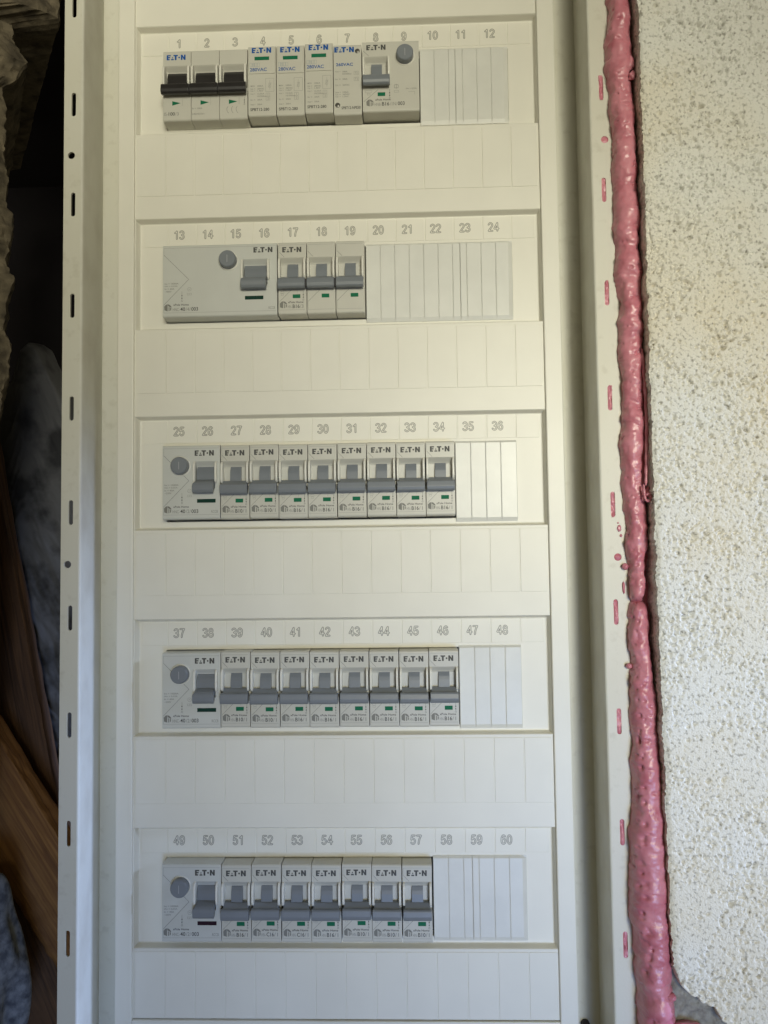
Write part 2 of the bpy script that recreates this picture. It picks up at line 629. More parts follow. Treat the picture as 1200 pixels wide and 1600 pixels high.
CELL_H = 14.4
cell_me = panel_mesh(18.0 - GAP, CELL_H, 0.30)
cell_end_l = panel_mesh(cellx[0] - (XL + 3.2) - GAP, CELL_H, 0.30)
cell_end_r = panel_mesh((XR - 2.8) - cellx[12] - GAP, CELL_H, 0.30)
KN_H = 38.4
kn_me = panel_mesh(18.0 - GAP, KN_H, 0.34)
kn_end_l = panel_mesh(cellx[0] - (XL + 0.9) - GAP, KN_H, 0.34)
kn_end_r = panel_mesh((XR - 0.9) - cellx[12] - GAP, KN_H, 0.34)
for r, z in enumerate(ROWZ):
    plate = cv('row_plate', ring_mesh(z), 'cover')
    plate['label'] = 'recessed cream row plate numbered %d to %d' % (12 * r + 1, 12 * r + 12)
    zc = z + 7.2 - CELL_H / 2 - 0.4
    for k in range(12):
        link('number_cell', cell_me, 'cover', plate, (cellx[k] + 9.0, 7.0, zc))
        me = numeral_mesh(str(12 * r + k + 1))
        link('numeral', me, 'numeral', plate, (-99.0 + 18.0 * k + rnd.uniform(-0.2, 0.2), 6.66, z))
    link('number_cell', cell_end_l, 'cover', plate, ((cellx[0] + XL + 3.2) / 2, 7.0, zc))
    link('number_cell', cell_end_r, 'cover', plate, ((cellx[12] + XR - 2.8) / 2, 7.0, zc))
    # strip below the row
    zt, zb = z + ZBOT, (z - 125 + ZTOP if r < 4 else -352.2)
    strip = cv('cover_strip', box_mesh('cover_strip', XL - 0.4, XR + 0.4, 2.0, 8.6, zb + 0.02, zt - 0.02, 0.0), 'cover')
    for k in range(12):
        link('knockout_panel', kn_me, 'cover', strip, (cellx[k] + 9.0, 2.0, zt - 1.6 - KN_H / 2))
    link('knockout_panel', kn_end_l, 'cover', strip, ((cellx[0] + XL + 0.9) / 2, 2.0, zt - 1.6 - KN_H / 2))
    link('knockout_panel', kn_end_r, 'cover', strip, ((cellx[12] + XR - 0.9) / 2, 2.0, zt - 1.6 - KN_H / 2))
# strip above the first row
cv('cover_strip', box_mesh('cover_strip', XL - 0.4, XR + 0.4, 2.0, 8.6, 250 + ZTOP + 0.02, ZT - 3, 0.0), 'cover')

# ================================================================== devices
FACE = -4.0
DTOP = -11.0                  # top of a device face relative to the numerals
DH = 44.6
PITCH = 17.8
PY = -0.07                    # printing sits just proud of the face
_mesh = {}


def cached(key, fn):
    if key not in _mesh:
        _mesh[key] = fn()
    return _mesh[key]


def eaton(bm, x, z, w, y):
    """wordmark polygons, lower-left corner at x, z, overall width w"""
    k = w / 100.0
    P = [
        [(0, 0), (15, 0), (16.5, 6.5), (8.5, 6.5), (8.5, 11), (17.5, 11), (19, 17.5), (8.5, 17.5), (8.5, 21.5), (20.5, 21.5), (22, 28), (0, 28)],
        [(22.5, 0), (38, 0), (36.5, 6.5), (24, 6.5)],
        [(26.5, 10), (33.5, 10), (30.5, 19)],
        [(35, 28), (59, 28), (59, 21), (52, 21), (52, 0), (43, 0), (43, 21), (37, 21)],
        [(75, 0), (75, 28), (83.5, 28), (91.5, 13.5), (91.5, 28), (100, 28), (100, 0), (91.5, 0), (83.5, 14.5), (83.5, 0)],
    ]
    for p in P:
        add_poly(bm, [(x + a * k, z + b * k) for a, b in p], y)
    add_disc(bm, x + 66 * k, z + 13.5 * k, 4.6 * k, y, 12)


def logo_mesh(w):
    def fn():
        bm = bmesh.new()
        eaton(bm, 0, 0, w, 0)
        return bm_mesh('maker_logo', bm)
    return cached(('logo', w), fn)


def body_profile(depth=30, recess=True):
    p = [(depth, 0.5), (1.6, 0.5)]
    for i in range(6):                               # rounded upper edge
        a = math.pi / 2 * i / 5
        p.append((1.3 - 1.3 * math.sin(a), 0.5 - 1.3 * (1 - math.cos(a))))
    if recess:
        p += [(0, -9.3), (0.5, -9.9), (2.6, -11.9), (3.2, -13.0), (3.2, -25.4), (0.3, -26.2), (0, -26.6)]
    for i in range(6):
        a = math.pi / 2 * i / 5
        p.append((1.3 - 1.3 * math.cos(a), -DH + 1.3 - 1.3 * math.sin(a)))
    p += [(depth, -DH)]
    return p


def body_mesh(w, recess=True):
    def fn():
        bm = bmesh.new()
        add_profile(bm, body_profile(30, recess), 0.12, w - 0.12)
        # soften the two side outlines
        es = [e for e in bm.edges if abs(e.verts[0].co.x - e.verts[1].co.x) < 1e-6]
        bmesh.ops.bevel(bm, geom=es, offset=0.22, segments=2, profile=0.5, affect='EDGES')
        return bm_mesh('body', bm)
    return cached(('body', w, recess), fn)


def guard_mesh(w=1.35):
    """rounded cheek standing beside a toggle"""
    def fn():
        bm = bmesh.new()
        prof = [(4.0, -9.4), (0.2, -9.4), (-1.2, -9.9), (-2.2, -11.2), (-2.6, -13.0), (-2.6, -20.3), (-2.0, -22.0), (-0.8, -22.9), (4.0, -23.4)]
        add_profile(bm, prof, 0, w, 0.32, 2)
        return bm_mesh('guard', bm)
    return cached(('guard', w), fn)


def toggle_mesh(w, neck0, neck1, slope=(1.4, 1.4), bar=(0.5, 0.5), kind='mcb'):
    """drum neck, flared slope and the grip bar of a rocker toggle"""
    def fn():
        bm = bmesh.new()
        # drum
        prof = [(6, -12.2)]
        for i in range(9):
            t = i / 8
            a = R(150 - 92 * t)
            prof.append((5.4 - 5.0 * math.sin(a) * 1.0, -18.0 - 6.6 * -math.cos(a) * -1.0))
        prof = [(6.0, -12.3), (3.2, -12.3), (2.3, -13.2), (1.4, -15.0), (0.9, -17.0), (0.7, -19.0), (0.5, -21.5), (0.5, -24.0), (6.0, -24.0)]
        add_profile(bm, prof, neck0, neck1)
        if kind == 'rccb':
            prof = [(2.0, -20.2), (0.2, -20.6), (-4.2, -22.2), (-5.4, -23.4), (-5.9, -25.0), (-5.7, -27.3), (-5.0, -28.6), (-3.8, -29.2), (2.0, -27.4)]
            tp = [(0.3, -0.3)] * 2 + [(0.0, 0.0)] + [(-1.3, 0.2)] * 5 + [(0.3, -0.3)]
            add_profile(bm, prof, neck0, neck1, 0.25, 2, tp)
        else:
            prof = [(3.0, -21.2), (0.0, -21.4), (-3.4, -23.9), (-3.4, -28.0), (3.0, -28.0)]
            add_profile(bm, prof, slope[0], w - slope[1], 0.15, 1)
            prof = [(-2.4, -23.5), (-4.8, -23.6), (-5.5, -24.3), (-6.0, -27.2), (-5.6, -29.0), (-4.6, -29.9), (-2.4, -29.6)]
            add_profile(bm, prof, bar[0], w - bar[1], 0.28, 2)
        return bm_mesh('toggle', bm)
    return cached(('toggle', w, neck0, neck1, slope, bar, kind), fn)


def window_mesh(w, h, key):
    """indicator window: a slightly recessed lens (front just proud of the face so it reads flush)"""
    def fn():
        bm = bmesh.new()
        add_box(bm, 0, w, -0.12, 0.8, -h, 0, 0.1, 1)
        return bm_mesh('indicator_window', bm)
    return cached(('window', w, h, key), fn)


def button_mesh():
    def fn():
        bm = bmesh.new()
        add_cyl(bm, 0, 0, 5.2, 0.4, -4.6, 48, 0.6)
        return bm_mesh('test_button', bm, False)
    return cached('button', fn)


def collar_mesh():
    def fn():
        bm = bmesh.new()
        n = 48
        prof = [(6.15, 0.3), (6.1, -0.25), (5.9, -0.5), (5.6, -0.5), (5.5, 0.3)]
        rings = [[bm.verts.new((r * math.cos(2 * math.pi * i / n), y, r * math.sin(2 * math.pi * i / n))) for i in range(n)] for r, y in prof]
        for a, b in zip(rings[:-1], rings[1:]):
            for i in range(n):
                j = (i + 1) % n
                bm.faces.new((a[i], a[j], b[j], b[i]))
        return bm_mesh('button_collar', bm, True)
    return cached('collar', fn)


def house_icon(bm, x, z, s):
    """small house badge, about s wide"""
    k = s / 10.0
    T = lambda p: [(x + a * k, z + b * k) for a, b in p]
    add_poly(bm, T([(0.6, 1.6), (0.2, 6.6), (2.4, 9.0), (4.7, 9.8), (4.7, 0.2)]), PY)
    add_poly(bm, T([(5.1, 7.2), (5.1, 9.8), (7.8, 8.6), (9.8, 6.2), (9.6, 4.9)]), PY)
    add_poly(bm, T([(6.0, 0.4), (6.0, 6.0), (7.2, 5.6), (7.2, 0.6)]), PY)
    add_poly(bm, T([(8.1, 0.9), (8.1, 5.2), (9.6, 4.4), (9.3, 1.6)]), PY)


def badge_mesh():
    def fn():
        bm = bmesh.new()
        house_icon(bm, 0, 0, 4.7)
        return bm_mesh('house_badge', bm)
    return cached('badge', fn)


def symbol_arrow(bm, x, z0, z1):
    """isolator symbol: ring, contact stroke and arrow heads"""
    h = z1 - z0
    n = 12
    for i in range(n):
        a, b = 2 * math.pi * i / n, 2 * math.pi * (i + 1) / n
        add_line(bm, (x + 0.42 * math.cos(a), z0 + 0.45 + 0.42 * math.sin(a)), (x + 0.42 * math.cos(b), z0 + 0.45 + 0.42 * math.sin(b)), 0.12, PY)
    add_line(bm, (x, z0 + 0.95), (x, z1), 0.13, PY)
    add_poly(bm, [(x - 0.38, z0 + 0.30 * h), (x + 0.38, z0 + 0.30 * h), (x, z0 + 0.46 * h)], PY)
    add_poly(bm, [(x - 0.38, z0 + 0.55 * h), (x + 0.38, z0 + 0.55 * h), (x, z0 + 0.72 * h)], PY)


def mcb_print(code, poles, full=True):
    """bold rating + faint print as two meshes"""
    def fn():
        bm = bmesh.new()
        if full:
            add_text(bm, 'xPole Home', 6.0, -37.8, 1.25, PY, 9.6, 0.012)
            add_text(bm, code, 8.9, -40.9, 2.3, PY, 4.3, 0.012)
            symbol_arrow(bm, 15.5, -36.3, -30.2)
        return bm_mesh('lettering', bm)

    def fn2():
        bm = bmesh.new()
        w = 0.11
        add_line(bm, (0.7, -1.4), (16.6, -1.4), w, PY)
        add_line(bm, (0.7, -1.4), (0.7, -5.6), w, PY)
        add_line(bm, (0.7, -41.9), (16.6, -41.9), w, PY)
        add_line(bm, (0.7, -41.9), (0.7, -36.9), w, PY)
        if full:
            add_text(bm, 'HN-', 5.9, -40.9, 1.9, PY, 2.6)
            add_text(bm, '/%d' % poles, 13.3, -40.9, 2.2, PY, 2.3)
            add_frame(bm, 1.6, 3.6, -31.6, -30.6, 0.1, PY)
            add_frame(bm, 1.9, 3.3, -32.9, -31.9, 0.1, PY)
            add_line(bm, (11.9, -30.2), (11.9, -31.6), 0.1, PY)
        return bm_mesh('fine_print', bm)

    def fn3():
        bm = bmesh.new()
        add_line(bm, (0.7, -5.6), (3.9, -8.9), 0.14, PY)
        return bm_mesh('printed_line', bm)

    def fn4():
        bm = bmesh.new()
        add_line(bm, (8.1, -29.6), (0.7, -36.9), 0.14, PY)
        return bm_mesh('printed_line', bm)
    return (cached(('mcbA', code, poles, full), fn), cached(('mcbB', code, poles, full), fn2), cached('mcbC', fn3), cached('mcbD', fn4))


def build_mcb_pole(root, ox, code, poles, full=True, logo=True):
    W = PITCH - 0.2
    link('body', body_mesh(W), 'device', root, (ox, 0, 0))
    link('guard', guard_mesh(), 'guard', root, (ox + 0.25, 0, 0))
    link('guard', guard_mesh(), 'guard', root, (ox + W - 1.75, 0, 0))
    t = link('toggle', toggle_mesh(W, 5.6, 12.2), 'toggle', root, (ox, 0, 0))
    if rnd.random() < 2:
        t.rotation_euler.x = R(rnd.uniform(-0.5, 0.5))
    link('indicator_window', window_mesh(4.7, 2.4, 'g'), 'green', root, (ox + 9.0, 0, -32.3))
    if logo:
        link('maker_logo', logo_mesh(11.8), 'ink', root, (ox + 2.7, PY, -6.0))
    a, b, c, c2 = mcb_print(code, poles, full)
    if full:
        link('house_badge', badge_mesh(), 'ink_mid', root, (ox + 0.9, 0, -41.0))
        link('lettering', a, 'ink', root, (ox, 0, 0))
    link('fine_print', b, 'ink_faint', root, (ox, 0, 0))
    link('printed_line', c, 'ink', root, (ox, 0, 0))
    link('printed_line', c2, 'ink', root, (ox, 0, 0))


def dev_root(name, module, row, label, cat, group=None, dx=0, dy=0, dz=0):
    return empty(name, (-106.2 + PITCH * module + dx, FACE + dy, ROWZ[row] + DTOP + dz), label, cat, group)


def rccb_print(w, poles):
    def fn():
        bm = bmesh.new()
        add_text(bm, 'xPole Home', 6.6, -37.6, 1.25, PY, 9.6, 0.012)
        add_text(bm, '40', 11.0, -40.9, 2.3, PY, 3.0, 0.012)
        add_text(bm, '003', 17.8, -40.9, 2.3, PY, 4.2, 0.012)
        symbol_arrow(bm, 12.0, -35.2, -28.6)
        return bm_mesh('lettering', bm)

    def fn2():
        bm = bmesh.new()
        l = 0.11
        add_line(bm, (0.8, -1.4), (w - 0.8, -1.4), l, PY)
        add_line(bm, (0.8, -1.4), (0.8, -5.6), l, PY)
        add_line(bm, (0.8, -41.9), (w - 0.8, -41.9), l, PY)
        add_line(bm, (0.8, -41.9), (0.8, -36.9), l, PY)
        add_text(bm, 'HNC-', 6.3, -40.9, 1.9, PY, 4.3)
        add_text(bm, '/%d/' % poles, 14.4, -40.9, 2.2, PY, 3.0)
        add_text(bm, 'RCCB', w - 5.4, -40.9, 1.7, PY, 3.9)
        for i, s in enumerate(('Inc = 10000A', 'IAn = 0,03A', 'In = 40A', '~400V' if poles == 4 else '~230V')):
            add_text(bm, s, 1.3, -24.2 - 1.65 * i, 1.0, PY, (8.6, 8.0, 6.0, 4.2)[i], 0.01)
        # approval marks
        n = 8
        cx = 16.6
        for i in range(n):
            a, b = 2 * math.pi * i / n, 2 * math.pi * (i + 0.7) / n
            add_line(bm, (cx + 1.15 * math.cos(a), -27.4 + 1.15 * math.sin(a)), (cx + 1.15 * math.cos(b), -27.4 + 1.15 * math.sin(b)), 0.2, PY)
        add_line(bm, (cx - 0.5, -27.4), (cx + 0.5, -27.4), 0.18, PY)
        add_frame(bm, cx - 1.3, cx + 1.3, -31.0, -29.9, 0.13, PY)
        add_line(bm, (cx - 0.4, -30.8), (cx + 0.4, -30.1), 0.13, PY)
        return bm_mesh('fine_print', bm)

    def fn3():
        bm = bmesh.new()
        add_poly(bm, [(0.8, -5.5), (16.3, -21.2), (0.8, -37.0), (0.8, -36.78), (16.08, -21.2), (0.8, -5.72)], PY)
        return bm_mesh('printed_line', bm)
    return cached(('rA', w, poles), fn), cached(('rB', w, poles), fn2), cached(('rC', w), fn3)


def body_flat_with_pocket(w, px0, px1):
    """flat face with a toggle pocket between px0 and px1: three extruded slices sharing one outline"""
    def fn():
        bm = bmesh.new()
        add_profile(bm, body_profile(30, False), 0.12, px0)
        add_profile(bm, body_profile(30, True), px0, px1)
        add_profile(bm, body_profile(30, False), px1, w - 0.12)
        bmesh.ops.remove_doubles(bm, verts=bm.verts, dist=1e-5)
        inner = [f for f in bm.faces if abs(abs(f.normal.x) - 1) < 1e-3 and 0.5 < f.calc_center_median().x < w - 0.5 and len(f.verts) > 8]
        return bm_mesh('body', bm)
    return cached(('bodyp', w, px0, px1), fn)


def build_rccb(root, mods, win='dgreen'):
    W = PITCH * mods - 0.2
    poles = 4 if mods == 4 else 2
    if mods == 4:
        t0, t1, bx, bz = 50.6, 64.6, 41.0, -10.2
        wx = 51.0
    else:
        t0, t1, bx, bz = 20.9, 31.9, 11.3, -12.2
        wx = 21.2
    link('body', body_flat_with_pocket(W, t0 - 0.4, t1 + 0.4), 'device', root)
    link('guard', guard_mesh(1.3), 'guard', root, (t0 - 1.75, 0, 0))
    link('guard', guard_mesh(1.3), 'guard', root, (t1 + 0.45, 0, 0))
    link('toggle', toggle_mesh(W, t0, t1, kind='rccb'), 'toggle', root)
    link('button_collar', collar_mesh(), 'guard', root, (bx, 0, bz))
    b = link('test_button', button_mesh(), 'toggle', root, (bx, 0, bz))
    link('button_mark', cached('bmark', lambda: box_mesh('button_mark', -0.22, 0.22, -4.68, -4.4, -2.4, 2.2)), 'mark', b)
    link('indicator_window', window_mesh(11.4, 2.3, win), win, root, (wx, 0, -32.4))
    link('maker_logo', logo_mesh(11.8), 'ink', root, ((W - 15.6) if mods == 2 else W - 14.6, PY, -6.0 if mods == 2 else -5.4))
    a, b2, c = rccb_print(W, poles)
    link('house_badge', badge_mesh(), 'ink_mid', root, (0.9, 0, -41.0))
    link('lettering', a, 'ink', root)
    link('fine_print', b2, 'ink_faint', root)
    link('printed_line', c, 'ink', root)


# ---- row 1: main switch
iso = dev_root('main_switch', 0, 0, 'three pole main switch with black toggles under numbers 1 to 3', 'switch', dz=-1.0)
for p in range(3):
    ox = PITCH * p
    W = PITCH - (0.02 if p < 2 else 0.2)
    link('body', body_mesh(W), 'device_w', iso, (ox, 0, 0))
    link('guard', guard_mesh(), 'guard', iso, (ox + 0.3, 0, 0))
    link('guard', guard_mesh(), 'guard', iso, (ox + PITCH - 2.0, 0, 0))
    link('toggle', toggle_mesh(PITCH - 0.2, 2.5, 15.0, bar=(0.15, 0.15)), 'toggle_black', iso, (ox, 0, 0))
    bm = bmesh.new()
    add_poly(bm, [(5.9, -32.0), (5.9, -34.9), (11.2, -33.4)], PY)
    link('green_arrow', bm_mesh('green_arrow', bm), 'green', iso, (ox, 0, 0))
    bm = bmesh.new()
    add_line(bm, (12.3, -30.4), (12.3, -35.2), 0.1, PY)
    if p == 1:
        add_text(bm, 'Ie = 100A', 0.6, -37.6, 1.0, PY, 6.4, 0.012)
        add_text(bm, '240/415V~', 0.6, -41.2, 1.1, PY, 8.2, 0.012)
    if p == 2:
        for q in range(3):
            x = 4.6 + 2.9 * q
            add_line(bm, (x + 0.8, -36.4), (x, -37.6), 0.16, PY)
            add_line(bm, (x, -37.6), (x + 0.1, -39.2), 0.16, PY)
            add_line(bm, (x + 0.1, -39.2), (x + 1.0, -40.8), 0.16, PY)
        symbol_arrow(bm, 15.6, -35.8, -30.6)
    link('fine_print', bm_mesh('fine_print', bm), 'ink_faint' if p != 2 else 'ink', iso, (ox, 0, 0))
    if p < 2:
        link('toggle_tie', cached('tie', lambda: box_mesh('toggle_tie', -0.35, 0.35, -5.2, -3.0, -29.0, -24.6)), 'gap', iso, (ox + PITCH - 0.1, 0, 0))
link('maker_logo', logo_mesh(11.9), 'ink_blue', iso, (2.4, PY, -5.6))
bm = bmesh.new()
add_text(bm, '100', 3.6, -41.3, 2.2, PY, 4.0, 0.012)
link('lettering', bm_mesh('lettering', bm), 'ink', iso)
bm = bmesh.new()
add_text(bm, 'IS-', 0.8, -41.3, 2.1, PY, 2.4)
add_text(bm, '/3', 7.8, -41.3, 2.1, PY, 2.2)
link('fine_print', bm_mesh('fine_print', bm), 'ink_faint', iso)

# ---- row 1: surge arresters 4, 5, 6 and 7
SPD = (('fourth', 4), ('fifth', 5), ('sixth', 6))
for k in range(4):
    dz = (0.3, 0.2, 1.0, -0.6)[k]
    last = k == 3
    lab = ('slim surge arrester marked 260VAC with two screw holes under number 7' if last else
           '%s of three slim surge arresters marked 280VAC, below number %d' % (('leftmost', 'middle', 'rightmost')[k % 3], 4 + k))
    d = dev_root('surge_arrester', 3 + k, 0, lab, 'surge arrester', 'surge arresters in the top row', dz=dz, dx=0.15)
    W = PITCH - 0.25
    link('body', body_mesh(W, False), 'device_w', d)
    if not last:
        c = link('cartridge', cached('cartridge', lambda: box_mesh('cartridge', 0.55, W - 0.55, -0.55, 1.0, -17.6, -0.9, 0.3, 2)), 'device_w', d)
        link('maker_logo', logo_mesh(12.2), 'ink_blue', c, (2.5, -0.55 + PY, -4.5))
        link('indicator_window', window_mesh(9.2, 2.3, 's'), 'green', c, (4.2, -0.55, -6.8))
        bm = bmesh.new()
        add_text(bm, '280VAC', 1.3, -16.2, 2.2, -0.55 + PY, 10.6, 0.014)
        link('lettering', bm_mesh('lettering', bm), 'ink_blue', c)
        bm = bmesh.new()
        for q in range(4):
            add_frame(bm, 1.3 + 1.55 * q, 2.65 + 1.55 * q, -13.2, -10.9, 0.13, -0.55 + PY)
        add_text(bm, 'T2', 3.0, -12.8, 1.4, -0.55 + PY, 1.0)
        link('fine_print', bm_mesh('fine_print', bm), 'ink_pale', c)
        bm = bmesh.new()
        for i, (l, rr_) in enumerate((('MOV', '100kA'), ('Uc =', '280VAC'), ('Up =', '1,4kV'), ('Imp =', '12,5kA'), ('', '10/350us'), ('In =', '20kA'), ('Imax =', '50kA'))):
            zz = (-25.8, -27.6, -29.0, -30.9, -32.4, -34.6, -37.6)[i]
            if l:
                add_text(bm, l, 1.6, zz, 0.95, PY, 2.9 if len(l) > 3 else 2.6, 0.012)
            add_text(bm, rr_, 5.8, zz, 1.0, PY, 0.62 * len(rr_) + 0.6, 0.012)
        add_frame(bm, 11.0, 16.2, -29.0, -20.6, 0.14, PY)
        add_frame(bm, 13.0, 14.2, -26.3, -23.6, 0.14, PY)
        add_line(bm, (13.6, -27.8), (13.6, -21.8), 0.12, PY)
        add_line(bm, (12.6, -26.4), (14.6, -23.4), 0.14, PY)
        add_frame(bm, 11.2, 13.6, -32.0, -30.0, 0.13, PY)
        add_frame(bm, 11.2, 13.6, -34.6, -32.4, 0.13, PY)
        add_text(bm, '1', 12.3, -31.6, 1.3, PY)
        add_text(bm, '2', 12.1, -34.1, 1.3, PY)
        link('fine_print', bm_mesh('fine_print', bm), 'ink_faint', d)
        bm = bmesh.new()
        add_text(bm, 'SPBT12-280', 1.4, -41.3, 1.9, PY, 11.8, 0.015)
        link('lettering', bm_mesh('lettering', bm), 'ink', d)
    else:
        link('maker_logo', logo_mesh(12.2), 'ink_blue', d, (0.7, PY, -4.6))
        for (hx, hz) in ((15.0, -4.0), (2.4, -38.2)):
            bm = bmesh.new()
            add_cyl(bm, 0, 0, 1.75, 0.3, -0.25, 24, 0.45)
            link('screw_plug', bm_mesh('screw_plug', bm, True), 'screw', d, (hx, 0, hz))
        bm = bmesh.new()
        add_text(bm, '260VAC', 1.6, -13.4, 2.0, PY, 10.6, 0.02)
        link('lettering', bm_mesh('lettering', bm), 'ink_blue', d)
        bm = bmesh.new()
        for i, (l, rr_) in enumerate((('Iimp =', '50kA'), ('', '10/350us'), ('In =', '20kA'), ('Uc =', '260VAC'), ('Imax =', '100kA'), ('Uc =', '260VAC'), ('Up =', '1,5kV'))):
            zz = (-17.4, -18.9, -22.2, -26.0, -30.6, -32.0, -33.4)[i]
            if l:
                add_text(bm, l, 1.2, zz, 0.95, PY, 3.2, 0.012)
            add_text(bm, rr_, 5.6, zz, 1.0, PY, 0.62 * len(rr_) + 0.6, 0.012)
        add_frame(bm, 12.8, 15.6, -19.2, -16.9, 0.13, PY)
        add_text(bm, 'T2', 13.3, -18.7, 1.4, PY, 1.7)
        add_frame(bm, 12.8, 15.6, -23.0, -20.7, 0.13, PY)
        add_text(bm, 'T1', 13.3, -22.5, 1.4, PY, 1.7)
        link('fine_print', bm_mesh('fine_print', bm), 'ink_faint', d)
        bm = bmesh.new()
        add_text(bm, 'SPBT12-NPE50', 4.8, -41.0, 1.8, PY, 11.8, 0.015)
        link('lettering', bm_mesh('lettering', bm), 'ink', d)

# ---- row 1: combined breaker 8-9
d = dev_root('residual_current_breaker', 7, 0, 'two module breaker with round grey test button under numbers 8 and 9', 'circuit breaker', dz=0.8, dx=0.25)
W = PITCH * 2 - 0.25
link('body', body_flat_with_pocket(W, 0.6, PITCH - 1.1), 'device_w', d)
link('guard', guard_mesh(), 'guard', d, (0.25, 0, 0))
link('guard', guard_mesh(), 'guard', d, (PITCH - 2.0, 0, 0))
link('toggle', toggle_mesh(PITCH - 0.2, 5.6, 12.2), 'toggle', d)
link('button_collar', collar_mesh(), 'guard', d, (26.6, 0, -9.6))
b = link('test_button', button_mesh(), 'toggle', d, (26.6, 0, -9.6))
link('button_mark', cached('bmark', lambda: box_mesh('button_mark', -0.22, 0.22, -4.68, -4.4, -2.4, 2.2)), 'mark', b)
link('indicator_window', window_mesh(4.7, 2.4, 'g'), 'green', d, (9.4, 0, -32.3))
link('maker_logo', logo_mesh(12.0), 'ink', d, (2.7, PY, -5.2))
link('house_badge', badge_mesh(), 'ink_mid', d, (2.2, 0, -41.2))
bm = bmesh.new()
add_text(bm, 'xPole Home', 7.8, -37.6, 1.25, PY, 9.6, 0.012)
add_text(bm, 'B16', 12.0, -40.9, 2.4, PY, 4.5, 0.012)
add_text(bm, '003', 21.8, -40.9, 2.4, PY, 4.2, 0.012)
symbol_arrow(bm, 16.8, -36.6, -30.2)
link('lettering', bm_mesh('lettering', bm), 'ink', d)
bm = bmesh.new()
add_text(bm, 'HNB-', 7.4, -40.9, 1.9, PY, 4.2)
add_text(bm, '/1N/', 17.0, -40.9, 2.2, PY, 4.4)
add_frame(bm, 1.9, 5.8, -32.4, -31.0, 0.12, PY)
add_frame(bm, 3.0, 4.8, -33.8, -32.8, 0.12, PY)
add_text(bm, 'IAn = 0,03A', 27.0, -31.0, 1.1, PY, 6.6, 0.012)
add_line(bm, (28.4, -32.4), (32.4, -32.4), 0.14, PY)
add_line(bm, (32.4, -32.4), (32.4, -34.4), 0.14, PY)
add_frame(bm, 19.8, 22.2, -29.8, -27.8, 0.25, PY)
add_line(bm, (21.0, -27.2), (21.0, -30.3), 0.25, PY)
add_frame(bm, 19.7, 22.4, -32.6, -31.4, 0.14, PY)
link('fine_print', bm_mesh('fine_print', bm), 'ink_faint', d)
bm = bmesh.new()
add_line(bm, (0.8, -5.6), (4.2, -8.9), 0.15, PY)
link('printed_line', bm_mesh('printed_line', bm), 'ink', d)
bm = bmesh.new()
add_line(bm, (9.6, -30.6), (0.8, -38.0), 0.15, PY)
link('printed_line', bm_mesh('printed_line', bm), 'ink', d)

# ---- row 2
d = dev_root('residual_current_switch', 0, 1, 'wide four module residual current switch under numbers 13 to 16', 'current switch', 'residual current switches', dz=-0.2)
build_rccb(d, 4)
d = dev_root('circuit_breaker', 4, 1, 'three pole breaker marked B16/3 with linked grey toggles under numbers 17 to 19', 'circuit breaker', dx=0.3)
for p in range(3):
    build_mcb_pole(d, PITCH * p, 'B16', 3, full=(p == 0), logo=(p == 0))
    if p < 2:
        link('toggle_tie', cached('tie2', lambda: box_mesh('toggle_tie', -0.5, 0.5, -5.0, -2.6, -29.2, -24.4)), 'gap', d, (PITCH * (p + 1) - 0.1, 0, 0))

# ---- rows 3 to 5
ORD = ['first', 'second', 'third', 'fourth', 'fifth', 'sixth', 'seventh', 'eighth']
ROWN = {2: 'middle', 3: 'fourth', 4: 'bottom'}
codes = {2: ['B10', 'B10'] + ['B16'] * 6, 3: ['B10', 'B10'] + ['B16'] * 6, 4: ['B16', 'C16', 'C16', 'B16', 'B10', 'B10', 'B10']}
for r in (2, 3, 4):
    n0 = 12 * r + 1
    d = dev_root('residual_current_switch', 0, r, 'switch with round test button starting the %s row, below numbers %d and %d' % (ROWN[r], n0, n0 + 1), 'current switch', 'residual current switches', dz=(0.2, -0.3, 0.2)[r - 2])
    build_rccb(d, 2, 'maroon' if r == 4 else 'dgreen')
    for i, c in enumerate(codes[r]):
        d = dev_root('circuit_breaker', 2 + i, r, 'grey breaker marked %s, %s breaker from the left in the %s row, below number %d' % (c, ORD[i], ROWN[r], n0 + 2 + i), 'circuit breaker',
                     'single pole breakers', dx=rnd.uniform(-0.08, 0.08), dy=rnd.uniform(-0.25, 0.25), dz=rnd.uniform(-0.25, 0.25))
        d.rotation_euler.y = R(rnd.uniform(-0.12, 0.12))
        build_mcb_pole(d, 0.05, c, 1)


